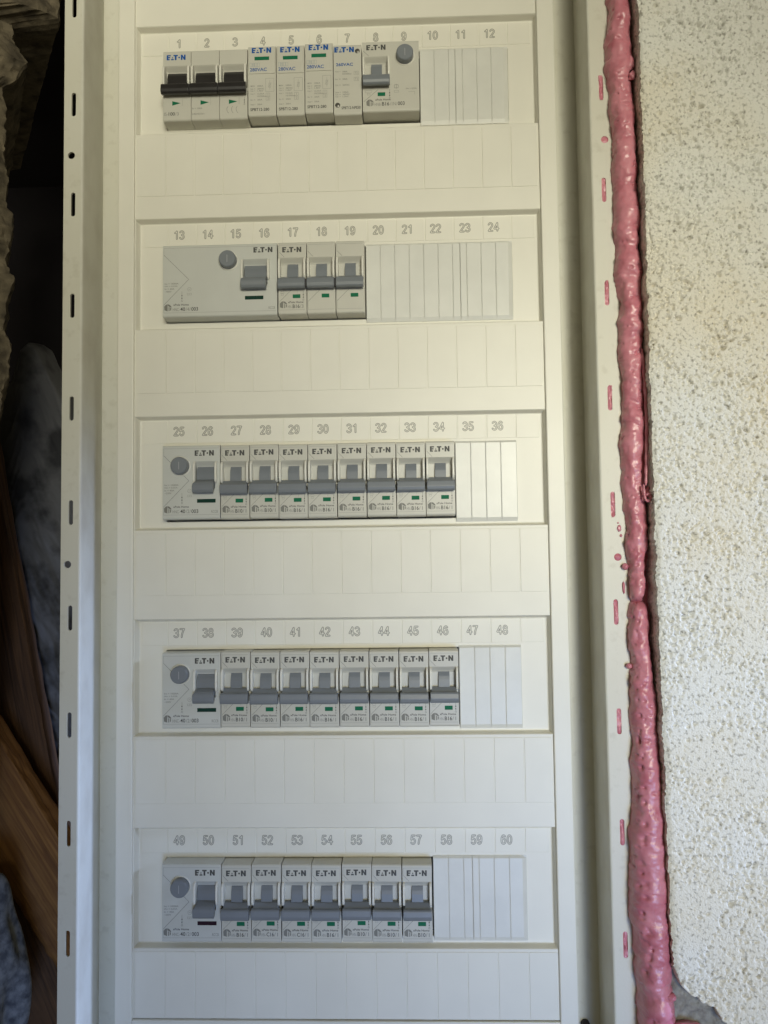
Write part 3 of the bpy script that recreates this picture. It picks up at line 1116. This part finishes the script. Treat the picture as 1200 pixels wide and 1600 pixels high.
# ---- blanking plates in the unused openings
def seg_mesh(w, h, endr=False, endl=False):
    def fn():
        bm = bmesh.new()
        c = 0.35
        cr = 2.6 if endr else c
        xs = [(0.0, 0.26), (c, 0.0), (w - cr, 0.0), (w - 0.0, 1.3 if endr else 0.26)]
        top = [(-0.0, 0.6), (-1.6, 0.0)]
        pts = []
        rows = [(0.0, 1.3), (-1.3, 0.0), (-h + 2.4, 0.0), (-h, 0.9)]
        vs = [[bm.verts.new((x, max(y1, y2), z)) for (x, y1) in xs] for (z, y2) in rows]
        for i in range(3):
            for j in range(3):
                bm.faces.new((vs[i][j], vs[i][j + 1], vs[i + 1][j + 1], vs[i + 1][j]))
        # skirt
        bx = [bm.verts.new((x, 6.0, z)) for (x, z) in ((0.0, 0), (w, 0), (w, -h), (0.0, -h))]
        bm.faces.new([vs[0][0], vs[0][1], vs[0][2], vs[0][3], bx[1], bx[0]])
        bm.faces.new([vs[3][3], vs[3][2], vs[3][1], vs[3][0], bx[3], bx[2]])
        bm.faces.new([vs[0][3], vs[1][3], vs[2][3], vs[3][3], bx[2], bx[1]])
        bm.faces.new([vs[3][0], vs[2][0], vs[1][0], vs[0][0], bx[0], bx[3]])
        return bm_mesh('segment', bm)
    return cached(('seg', round(w, 2), h, endr), fn)


plates = [
    (0, 54.6, [9.0, 9.0, 4.2], 'first'), (0, 76.9, [4.4, 9.0, 9.0, 10.6], 'second'),
    (1, 19.0, [9.0, 9.0, 9.0, 9.0, 9.0, 9.0, 4.6], 'first'), (1, 77.7, [4.0, 9.0, 9.0, 10.4], 'second'),
    (2, 72.5, [9.4, 9.2, 9.2, 9.8], None),
    (3, 72.6, [9.4, 9.2, 9.2, 9.8], None),
    (4, 54.8, [9.2, 9.0, 5.2], 'first'), (4, 78.3, [3.9, 9.0, 9.1, 10.4], 'second'),
]
plab = {
    (0, 'first'): 'narrow ribbed grey blanking plate beside the test button breaker, below number 10',
    (0, 'second'): 'ribbed grey blanking plate at the right end of the top row, below number 12',
    (1, 'first'): 'long ribbed grey blanking plate beside the linked breaker, below numbers 20 to 22',
    (1, 'second'): 'ribbed grey blanking plate at the right end of the row, below number 24',
    (2, None): 'pale grey blanking plate with three grooves in the middle row, below numbers 35 and 36',
    (3, None): 'pale grey blanking plate with three grooves in the fourth row, below numbers 47 and 48',
    (4, 'first'): 'narrow ribbed grey blanking plate beside breaker 57, below number 58',
    (4, 'second'): 'ribbed grey blanking plate with shiny slanted right end below number 60',
}
for (r, x, ws, which) in plates:
    root = empty('blanking_plate', (x, 5.3, ROWZ[r] - 9.2), plab[(r, which)], 'blanking plate', 'blanking plates in unused openings')
    cx = 0
    for i, w in enumerate(ws):
        endr = (i == len(ws) - 1) and which == 'second'
        link('segment', seg_mesh(w - 0.06, 49.6, endr), 'blank', root, (cx, 0, 0))
        cx += w

# ================================================================== pink foam bead
FO = [(255, 161.4, 173.8), (238.3, 161.2, 173.6), (219.3, 161.1, 173.4), (200.4, 160.9, 174.3), (189.0, 161.7, 172.2), (177.7, 162.1, 174.4), (162.7, 162.8, 174.3),
      (125.3, 162.8, 175.0), (88.3, 163.2, 174.9), (69.9, 163.0, 175.1), (44.3, 163.3, 175.7), (15.3, 163.6, 174.5), (-20.8, 163.2, 174.8), (-49.4, 163.8, 174.7),
      (-74.3, 163.8, 173.6), (-92.0, 164.7, 172.7), (-104.3, 164.0, 171.6), (-106.0, 164.3, 173.0), (-120.2, 164.2, 173.2), (-141.1, 163.9, 174.7), (-162.0, 163.7, 176.4),
      (-196.6, 162.7, 177.6), (-230.9, 161.3, 178.4), (-264.9, 159.3, 178.8), (-281.8, 160.5, 178.6), (-298.6, 161.4, 178.3), (-315.3, 163.3, 179.5), (-340.0, 162.8, 181.5), (-360.0, 162.8, 181.5)]
FO = np.array(FO)[::-1]
foam = empty('foam_bead', (168, -34, -330), 'wavy pink bead of expanding foam between the metal flange and pale block', 'foam')
FOFF = (-168, 34, 330)


def foam_bead(z0, z1, seed, peak0, peak1, caps=(False, False)):
    nv = int((z1 - z0) / 0.42)
    nu = 40
    z = np.linspace(z0, z1, nv)
    xl = np.interp(z, FO[:, 0], FO[:, 1])
    xr = np.interp(z, FO[:, 0], FO[:, 2])
    rs = np.random.RandomState(seed)
    L = z1 - z0
    xl = xl + 0.7 * value_noise((nv, 1), (int(L / 14), 1), seed + 12)[:, 0] + 0.35 * value_noise((nv, 1), (int(L / 4), 1), seed)[:, 0] + 0.18 * value_noise((nv, 1), (int(L / 1.5), 1), seed + 1)[:, 0]
    xr = xr + 0.7 + 0.5 * value_noise((nv, 1), (int(L / 6), 1), seed + 2)[:, 0]
    t = np.linspace(0, 1, nu)
    ang = math.pi * (1.06 - 1.12 * t)
    peak = peak0 + (peak1 - peak0) * (z - z0) / L
    # folds: sawtooth ripples where the bead piled up
    rip = np.zeros(nv)
    zz = z0
    while zz < z1:
        w = rs.uniform(9, 38)
        k = (z >= zz) & (z < zz + w)
        u = (z[k] - zz) / w
        rip[k] = rs.uniform(0.15, 0.7) * (np.sin(np.pi * np.sqrt(u)) - 0.5)
        zz += w
    P = np.zeros((nv, nu, 3))
    ca = np.cos(ang)[None, :]
    sa = np.sin(ang)[None, :]
    mid = (xl + xr) / 2
    hw = (xr - xl) / 2
    yb = -33.6
    skew = z[:, None] + 5.0 * (t[None, :] - 0.5) * np.sign(value_noise((nv, 1), (max(2, int(L / 40)), 1), seed + 8)) + 2.2 * value_noise((nv, nu), (max(2, int(L / 12)), 3), seed + 9)
    ripg = np.interp(skew.ravel(), z, rip).reshape(nv, nu)
    ht = (yb - peak)[:, None] + ripg * 1.7
    P[:, :, 0] = mid[:, None] + hw[:, None] * np.sign(ca) * np.abs(ca) ** 0.85
    P[:, :, 1] = yb - ht * np.sign(sa) * np.abs(sa) ** 0.72
    P[:, :, 2] = z[:, None]
    n = -grid_normals(P)
    if n[nv // 2, nu // 2, 1] > 0:
        n = -n
    c = lambda s: (max(2, int(L / s)), max(2, int(26 / s)))
    disp = 1.0 * value_noise((nv, nu), c(11), seed + 3) + 0.6 * value_noise((nv, nu), c(5), seed + 4) + 0.32 * value_noise((nv, nu), c(2.2), seed + 5) + 0.11 * value_noise((nv, nu), c(1.0), seed + 6)
    # bubbles (domes) and burst pits
    Zg = z[:, None] + np.zeros((1, nu))
    Ug = (t * 26)[None, :] + np.zeros((nv, 1))
    for _ in range(int(L * 0.14)):
        cz, cu, rr, h = rs.uniform(z0, z1), rs.uniform(3, 23), rs.uniform(0.9, 3.2), rs.uniform(0.15, 0.5)
        i0, i1 = np.searchsorted(z, [cz - rr * 2, cz + rr * 2])
        d2 = ((Zg[i0:i1] - cz) ** 2 + (Ug[i0:i1] - cu) ** 2) / rr ** 2
        disp[i0:i1] += h * np.clip(1 - d2, 0, 1) ** 0.7
    for _ in range(int(L * 0.26)):
        cz, cu, rr = rs.uniform(z0, z1), rs.uniform(4, 20), rs.uniform(0.5, 1.25)
        i0, i1 = np.searchsorted(z, [cz - rr * 2, cz + rr * 2])
        d2 = ((Zg[i0:i1] - cz) ** 2 + (Ug[i0:i1] - cu) ** 2) / rr ** 2
        disp[i0:i1] -= rs.uniform(0.6, 1.6) * np.exp(-d2 * 2.0)
    if seed == 11:                                    # burst bubbles down the left flank of the lower bead
        for _ in range(46):
            cz, cu, rr = rs.uniform(z0, z1 - 60), rs.uniform(5, 11), rs.uniform(0.8, 1.7)
            i0, i1 = np.searchsorted(z, [cz - rr * 2.5, cz + rr * 2.5])
            d2 = ((Zg[i0:i1] - cz) ** 2 / 1.6 + (Ug[i0:i1] - cu) ** 2) / rr ** 2
            disp[i0:i1] -= rs.uniform(0.8, 2.0) * np.exp(-d2 * 1.6)
    P += n * disp[:, :, None]
    for e, flag in ((0, caps[0]), (1, caps[1])):      # rounded free ends
        if flag:
            k = 12
            for i in range(k):
                f = math.sqrt(1 - (1 - (i + 0.0) / k) ** 2)
                row = i if e == 0 else nv - 1 - i
                P[row, :, 0] = mid[row] + (P[row, :, 0] - mid[row]) * (0.35 + 0.65 * f)
                P[row, :, 1] = yb + (P[row, :, 1] - yb) * f
    return grid_mesh('bead', P)


link('bead', foam_bead(-362, -105.6, 11, -56.0, -43.0, (False, True)), 'foam', foam, FOFF)
link('bead', foam_bead(-106.5, 258, 31, -42.5, -44.5, (True, False)), 'foam', foam, FOFF)
link('foam_core', box_mesh('foam_core', 160.5, 186, -32.2, -18, -372, 258), 'foam', foam, FOFF)
# foam squeezed through the slots of the flange
for i, z in enumerate(SLOTZ):
    nv, nu = 34, 12
    zz = np.linspace(z - 7.3, z + 7.3, nv)
    t = np.linspace(-1, 1, nu)
    P = np.zeros((nv, nu, 3))
    P[:, :, 0] = rx + 1.45 * t[None, :]
    P[:, :, 1] = FY + 0.15 + 0.5 * (t[None, :] ** 2) + 0.65 * value_noise((nv, nu), (5, 2), 90 + i) + 0.3 * value_noise((nv, nu), (14, 4), 190 + i)
    P[:, :, 2] = zz[:, None]
    link('slot_plug', grid_mesh('slot_plug', P), 'foam', foam, FOFF)
for (hx, hz) in ((158.9, 157.6), (159.6, -81.5)):
    nv, nu = 14, 14
    a = np.linspace(-1, 1, nv)
    P = np.zeros((nv, nu, 3))
    P[:, :, 0] = hx + 2.4 * a[None, :]
    P[:, :, 2] = hz + 2.4 * a[:, None]
    P[:, :, 1] = FY + 0.1 + 0.5 * (a[None, :] ** 2 + a[:, None] ** 2) + 0.2 * value_noise((nv, nu), (4, 4), int(hx * 10))
    link('hole_plug', grid_mesh('hole_plug', P), 'foam', foam, FOFF)


def blob(name, c, r, seed, sub=3, rough=0.22):
    bm = bmesh.new()
    bmesh.ops.create_icosphere(bm, subdivisions=sub, radius=1.0)
    rs = np.random.RandomState(seed)
    ph = rs.rand(6, 3) * 6.28
    fr = rs.rand(6, 3) * 5 + 1.5
    for v in bm.verts:
        s = sum(math.sin(fr[k, 0] * v.co.x + ph[k, 0]) * math.sin(fr[k, 1] * v.co.y + ph[k, 1]) * math.sin(fr[k, 2] * v.co.z + ph[k, 2]) for k in range(6))
        v.co *= 1 + rough * s / 2
        v.co = Vector((c[0] + v.co.x * r[0], c[1] + v.co.y * r[1], c[2] + v.co.z * r[2]))
    return bm_mesh(name, bm, True)


for i, (c, r) in enumerate([((162.9, -36.0, -86.8), (1.7, 1.8, 1.9)), ((163.4, -36.0, -141.5), (1.6, 2.0, 1.5)), ((172.4, -42.2, 197.2), (2.2, 2.2, 4.2)),
                            ((173.0, -43, 189.3), (1.7, 2.2, 2.4)), ((175.0, -42.0, -46.0), (1.5, 2, 3.0)), ((176.5, -50.0, -311), (2.4, 2.6, 2.2)),
                            ((160.7, -34.3, -65.5), (1.1, 0.6, 1.8)), ((161.6, -34.3, -69.5), (0.7, 0.5, 0.9)), ((160.2, -34.2, -62.4), (0.5, 0.4, 0.5)), ((162.2, -34.4, -115.5 + 17), (0.7, 0.8, 3.4)),
                            ((166.0, -49, -344), (5, 4, 6)), ((184, -48, -329.5), (10, 6, 5.5))]):
    link('foam_lump', blob('foam_lump', c, r, 300 + i), 'foam', foam, FOFF)


def tube_mesh(name, pts, rad, n=10):
    """smooth tube through pts"""
    pts = [Vector(p) for p in pts]
    dense = []
    for i in range(len(pts) - 1):
        p0, p1, p2, p3 = pts[max(i - 1, 0)], pts[i], pts[i + 1], pts[min(i + 2, len(pts) - 1)]
        for k in range(8):
            t = k / 8
            dense.append(0.5 * ((2 * p1) + (p2 - p0) * t + (2 * p0 - 5 * p1 + 4 * p2 - p3) * t * t + (3 * p1 - p0 - 3 * p2 + p3) * t ** 3))
    dense.append(pts[-1])
    P = np.zeros((len(dense), n + 1, 3))
    for i, p in enumerate(dense):
        d = (dense[min(i + 1, len(dense) - 1)] - dense[max(i - 1, 0)]).normalized()
        a = d.cross(Vector((0, 1, 0))).normalized()
        b = d.cross(a)
        e = math.sqrt(max(0.0, min(1.0, min(i, len(dense) - 1 - i) / 4.0)))
        rr = rad * (1 + 0.2 * math.sin(i * 1.7)) * (0.2 + 0.8 * e)
        for j in range(n + 1):
            q = p + (a * math.cos(2 * math.pi * j / n) + b * math.sin(2 * math.pi * j / n)) * rr
            P[i, j] = q
    return grid_mesh(name, P)


link('foam_string', tube_mesh('foam_string', [(173.9, -42, 34), (174.3, -44.0, 20), (174.6, -44.5, 0), (174.4, -45, -15), (173.5, -45.6, -30), (172.8, -45.8, -43)], 0.9), 'foam', foam, FOFF)
link('foam_string', tube_mesh('foam_string', [(171.6, -46, -42), (171.9, -46.4, -49), (173.2, -46.8, -51.2), (174.6, -46.8, -50.4), (174.9, -46.8, -48.4), (173.8, -46.8, -47.2), (172.6, -46.4, -48.2)], 0.7), 'foam', foam, FOFF)

# ================================================================== aerated concrete block on the right
BY = -54.0
side_n = 90
front_w = 104.0
res = 0.4
nz = int(640 / res)
nf = int(front_w / res)
zz = np.linspace(-372, 268, nz)
s = np.concatenate([np.linspace(-42, 0, side_n, endpoint=False), np.linspace(0, front_w, nf)])
nc = len(s)
P = np.zeros((nz, nc, 3))
ex = np.interp(zz, [-340, -292, -271, -190, -57, 83, 217, 268], [178.0, 177.0, 176.4, 175.6, 174.6, 174.9, 174.6, 174.6])
ex = ex + 0.55 * value_noise((nz, 1), (110, 1), 5)[:, 0] + 0.35 * value_noise((nz, 1), (420, 1), 6)[:, 0]
for j, sv in enumerate(s):
    if sv < 0:
        P[:, j, 0] = ex + 2.0 * (-sv / 42)
        P[:, j, 1] = BY - sv
    else:
        P[:, j, 0] = ex + sv
        P[:, j, 1] = BY + 1.6 * math.exp(-sv / 0.9)
P[:, :, 2] = zz[:, None]
nrm = grid_normals(P)
if nrm[nz // 2, -3, 1] > 0:
    nrm = -nrm
sh = (nz, nc)
cells = lambda q: (int(640 / q), max(2, int((42 + front_w) / q)))
h = 0.12 * value_noise(sh, cells(22), 50) + 0.10 * value_noise(sh, cells(6), 51) + 0.17 * value_noise(sh, cells(2.2), 52) + 0.20 * value_noise(sh, cells(1.1), 53)
h = np.minimum(h, 0.04)
rs = np.random.RandomState(9)
dens = value_noise(sh, cells(14), 56)
K = 6
for _ in range(40000):                                 # burst gas pores
    i, j = rs.randint(K, nz - K), rs.randint(K, nc - K)
    if rs.rand() > 0.42 + 0.5 * dens[i, j]:
        continue
    r_ = 0.36 + 0.95 * rs.rand() ** 4.0
    a_, e_ = rs.rand() * 3.14, rs.uniform(0.65, 1.0)
    Z, X = np.mgrid[-K:K + 1, -K:K + 1] * res
    oz, ox_ = rs.rand(2) * res
    p_ = (Z - oz) * math.cos(a_) + (X - ox_) * math.sin(a_)
    q_ = -(Z - oz) * math.sin(a_) + (X - ox_) * math.cos(a_)
    d2 = (p_ ** 2 + (q_ / e_) ** 2) / r_ ** 2
    w_ = h[i - K:i + K + 1, j - K:j + K + 1]
    np.minimum(w_, w_ - (0.65 + 1.1 * r_) * np.exp(-d2 ** 1.5) , out=w_)
rs = np.random.RandomState(4)
for _ in range(34):                                    # scattered bigger gouges
    i, j = rs.randint(0, nz), rs.randint(side_n + 6, nc)
    a, b = rs.uniform(0.8, 2.2), rs.uniform(0.8, 3.4)
    i0, i1, j0, j1 = max(0, i - 16), min(nz, i + 16), max(0, j - 16), min(nc, j + 16)
    Z, X = np.mgrid[i0:i1, j0:j1]
    h[i0:i1, j0:j1] -= rs.uniform(0.5, 1.1) * np.exp(-(((Z - i) * res / a) ** 2 + ((X - j) * res / b) ** 2))
h *= np.clip(np.abs(s) / 1.6, 0.3, 1.0)[None, :]
h *= np.interp(zz, [-372, -120, 40, 268], [0.55, 0.6, 1.0, 1.0])[:, None]
P += nrm * h[:, :, None]
# broken lower corner: the face falls away behind a ragged line
bx = np.array([174, 176.6, 179.3, 181.4, 188.8, 194.5, 198.3, 201.4, 207.8, 216, 290])
bz = np.array([-286, -291.8, -299.8, -305.6, -309.4, -312.6, -315.8, -320.6, -325.3, -331, -345])
rag = 1.3 * value_noise((1, nc), (1, 40), 77)[0] + 0.7 * value_noise((1, nc), (1, 110), 78)[0]
lim = np.interp(P[:, :, 0], bx, bz) + rag[None, :]
below = np.clip((lim - P[:, :, 2]) / 1.6, 0, 1)
P[:, :, 1] = np.where(np.arange(nc)[None, :] >= side_n - 60, P[:, :, 1] + below * (13 + 2.5 * value_noise(sh, cells(5), 79)), P[:, :, 1])
block = link('concrete_block', grid_mesh('concrete_block', P, True), 'block', None, (0, 0, 0))
tag(block, 'pale pitted aerated concrete block along the right of the pink foam', 'concrete block')
# grey mortar exposed under the broken corner
n1, n2 = 130, 150
xs = np.linspace(175.6, 262, n2)
zs = np.linspace(-375, -284, n1)
Q = np.zeros((n1, n2, 3))
Q[:, :, 0] = xs[None, :]
Q[:, :, 2] = zs[:, None]
Q[:, :, 1] = -45.5 + 1.6 * value_noise((n1, n2), (9, 9), 81) + 0.9 * value_noise((n1, n2), (26, 26), 82) + 0.5 * value_noise((n1, n2), (60, 60), 83)
low = np.interp(xs, [175, 179, 190, 205, 262], [-318, -332, -345, -350, -356])
cut = np.clip((low[None, :] - Q[:, :, 2]) / 2.0, 0, 1)
Q[:, :, 1] += cut * 40
edge = np.clip((178.5 - Q[:, :, 0]) / 3.0, 0, 1)
Q[:, :, 1] += edge ** 2 * 9
link('mortar_patch', grid_mesh('mortar_patch', Q, False), 'mortar', block)

# ================================================================== the open cavity on the left
RM = np.array([(300, -166), (269.7, -168.7), (257.5, -169.6), (255.4, -198.9), (246.0, -198.0), (235.5, -191.4), (230.0, -187.3), (217.9, -194.5), (213.3, -204.1), (188.7, -201.8),
               (148.1, -201.3), (127.8, -195.9), (115.8, -196.6), (103.9, -201.6), (93.8, -197.1), (79.9, -198.9), (64.0, -200.7), (50.1, -197.4), (36.3, -197.7), (24.5, -200.3),
               (12.8, -202.5), (-2.9, -205.5), (-49.5, -209.3), (-200, -212), (-400, -214)])[::-1]
nz2, nu2 = 620, 110
zz = np.linspace(-390, 298, nz2)
exx = np.interp(zz, RM[:, 0], RM[:, 1])
u = np.linspace(0, 1, nu2)
P = np.zeros((nz2, nu2, 3))
for j, t in enumerate(u):
    if t < 0.4:                                       # returning into the cavity
        k = 1 - t / 0.4
        P[:, j, 0] = exx - 118 * k
        P[:, j, 1] = -10 + 190 * k
    else:
        k = (t - 0.4) / 0.6
        P[:, j, 0] = exx - 85 * k
        P[:, j, 1] = -10 - 16 * math.sin(min(1, k * 3) * math.pi / 2)
P[:, :, 2] = zz[:, None]
nr = grid_normals(P)
if nr[nz2 // 2, -5, 1] > 0:
    nr = -nr
sh = (nz2, nu2)
dd = 2.6 * value_noise(sh, (28, 9), 120) + 1.5 * value_noise(sh, (70, 20), 121) + 0.9 * value_noise(sh, (150, 40), 122) + 0.8 * value_noise(sh, (300, 80), 123)
P += nr * dd[:, :, None]
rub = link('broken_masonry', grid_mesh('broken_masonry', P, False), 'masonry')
tag(rub, 'rough brown broken masonry edge at the left beside the dark cavity', 'masonry')

# grey plastered block seen deep in the cavity
nz3, nx3 = 300, 120
xs = np.linspace(-330, -140, nx3)
top = np.interp(xs, [-330, -267, -258, -252, -247, -240, -235, -221, -202, -140], [40, 56, 64, 88, 93, 88, 76, 50, 8, -60])
P = np.zeros((nz3, nx3, 3))
f = np.linspace(0, 1, nz3)
P[:, :, 0] = xs[None, :]
P[:, :, 2] = -420 + (top[None, :] + 420) * f[:, None]
sh = (nz3, nx3)
P[:, :, 1] = 110 + 1.0 * value_noise(sh, (14, 6), 140) + 0.7 * value_noise(sh, (40, 18), 141) + 0.5 * value_noise(sh, (110, 50), 142) + 30 * np.clip((f[:, None] - 0.985) / 0.015, 0, 1) ** 2
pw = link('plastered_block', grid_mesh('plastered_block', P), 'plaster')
tag(pw, 'grey stained plaster block deep inside the dark cavity on the left', 'plaster block')
# back and top of the cavity, its darkness painted in as near-black colour
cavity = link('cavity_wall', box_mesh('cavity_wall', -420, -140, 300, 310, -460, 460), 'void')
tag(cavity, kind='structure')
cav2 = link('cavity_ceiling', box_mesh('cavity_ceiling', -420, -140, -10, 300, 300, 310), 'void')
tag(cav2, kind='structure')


def plank(name, a, b, width, thick, m, label, cat, seed):
    """rough timber from a to b (points on its centre line, mm)"""
    a, b = Vector(a), Vector(b)
    d = (b - a)
    L = d.length
    z = d.normalized()
    y = Vector((0, 1, 0))
    y = (y - z * y.dot(z)).normalized()
    x = y.cross(z)
    n, c = 140, 44
    per = []
    w2, t2 = width / 2, thick / 2
    for i in range(c + 1):
        t = (i % c) / c * 4
        k, fr = int(t), t - int(t)
        per.append([(-w2 + width * fr, -t2), (w2, -t2 + thick * fr), (w2 - width * fr, t2), (-w2, t2 - thick * fr)][k])
    P = np.zeros((n, c + 1, 3))
    nx = value_noise((n, c), (30, 10), seed)
    n2_ = value_noise((n, c), (6, 18), seed + 1)
    for i in range(n):
        for j in range(c + 1):
            px, py = per[j]
            f_ = 1 + 0.03 * nx[i, j % c] + 0.03 * n2_[i, j % c]
            P[i, j] = (px * f_, py * f_, L * i / (n - 1) - L / 2)
    o = link(name, grid_mesh(name, P), m)
    mid = (a + b) / 2
    o.matrix_world = Matrix.Translation(mid * S) @ Matrix((x, y, z)).transposed().to_4x4()
    tag(o, label, cat)
    return o


plank('timber_board', (-287, 88, 60), (-212, 92, -330), 36, 14, 'wood_dark', 'dark brown timber board leaning in front of grey plaster at lower left', 'timber', 400)
plank('timber_batten', (-262, 52, -190), (-168, 50, -335), 46, 18, 'wood', 'orange brown timber batten slanting across the lower left cavity', 'timber', 410)
plank('timber_offcut', (-246, 64, -255), (-176, 66, -420), 60, 16, 'wood_dark', 'dark timber offcut below the orange batten at the bottom left', 'timber', 420)
st = link('blue_grey_stone', blob('blue_grey_stone', (-225, 2, -335), (34, 22, 68), 500, 5, 0.15), 'bluestone')
tag(st, 'rough blue grey stone in the bottom left corner', 'stone')
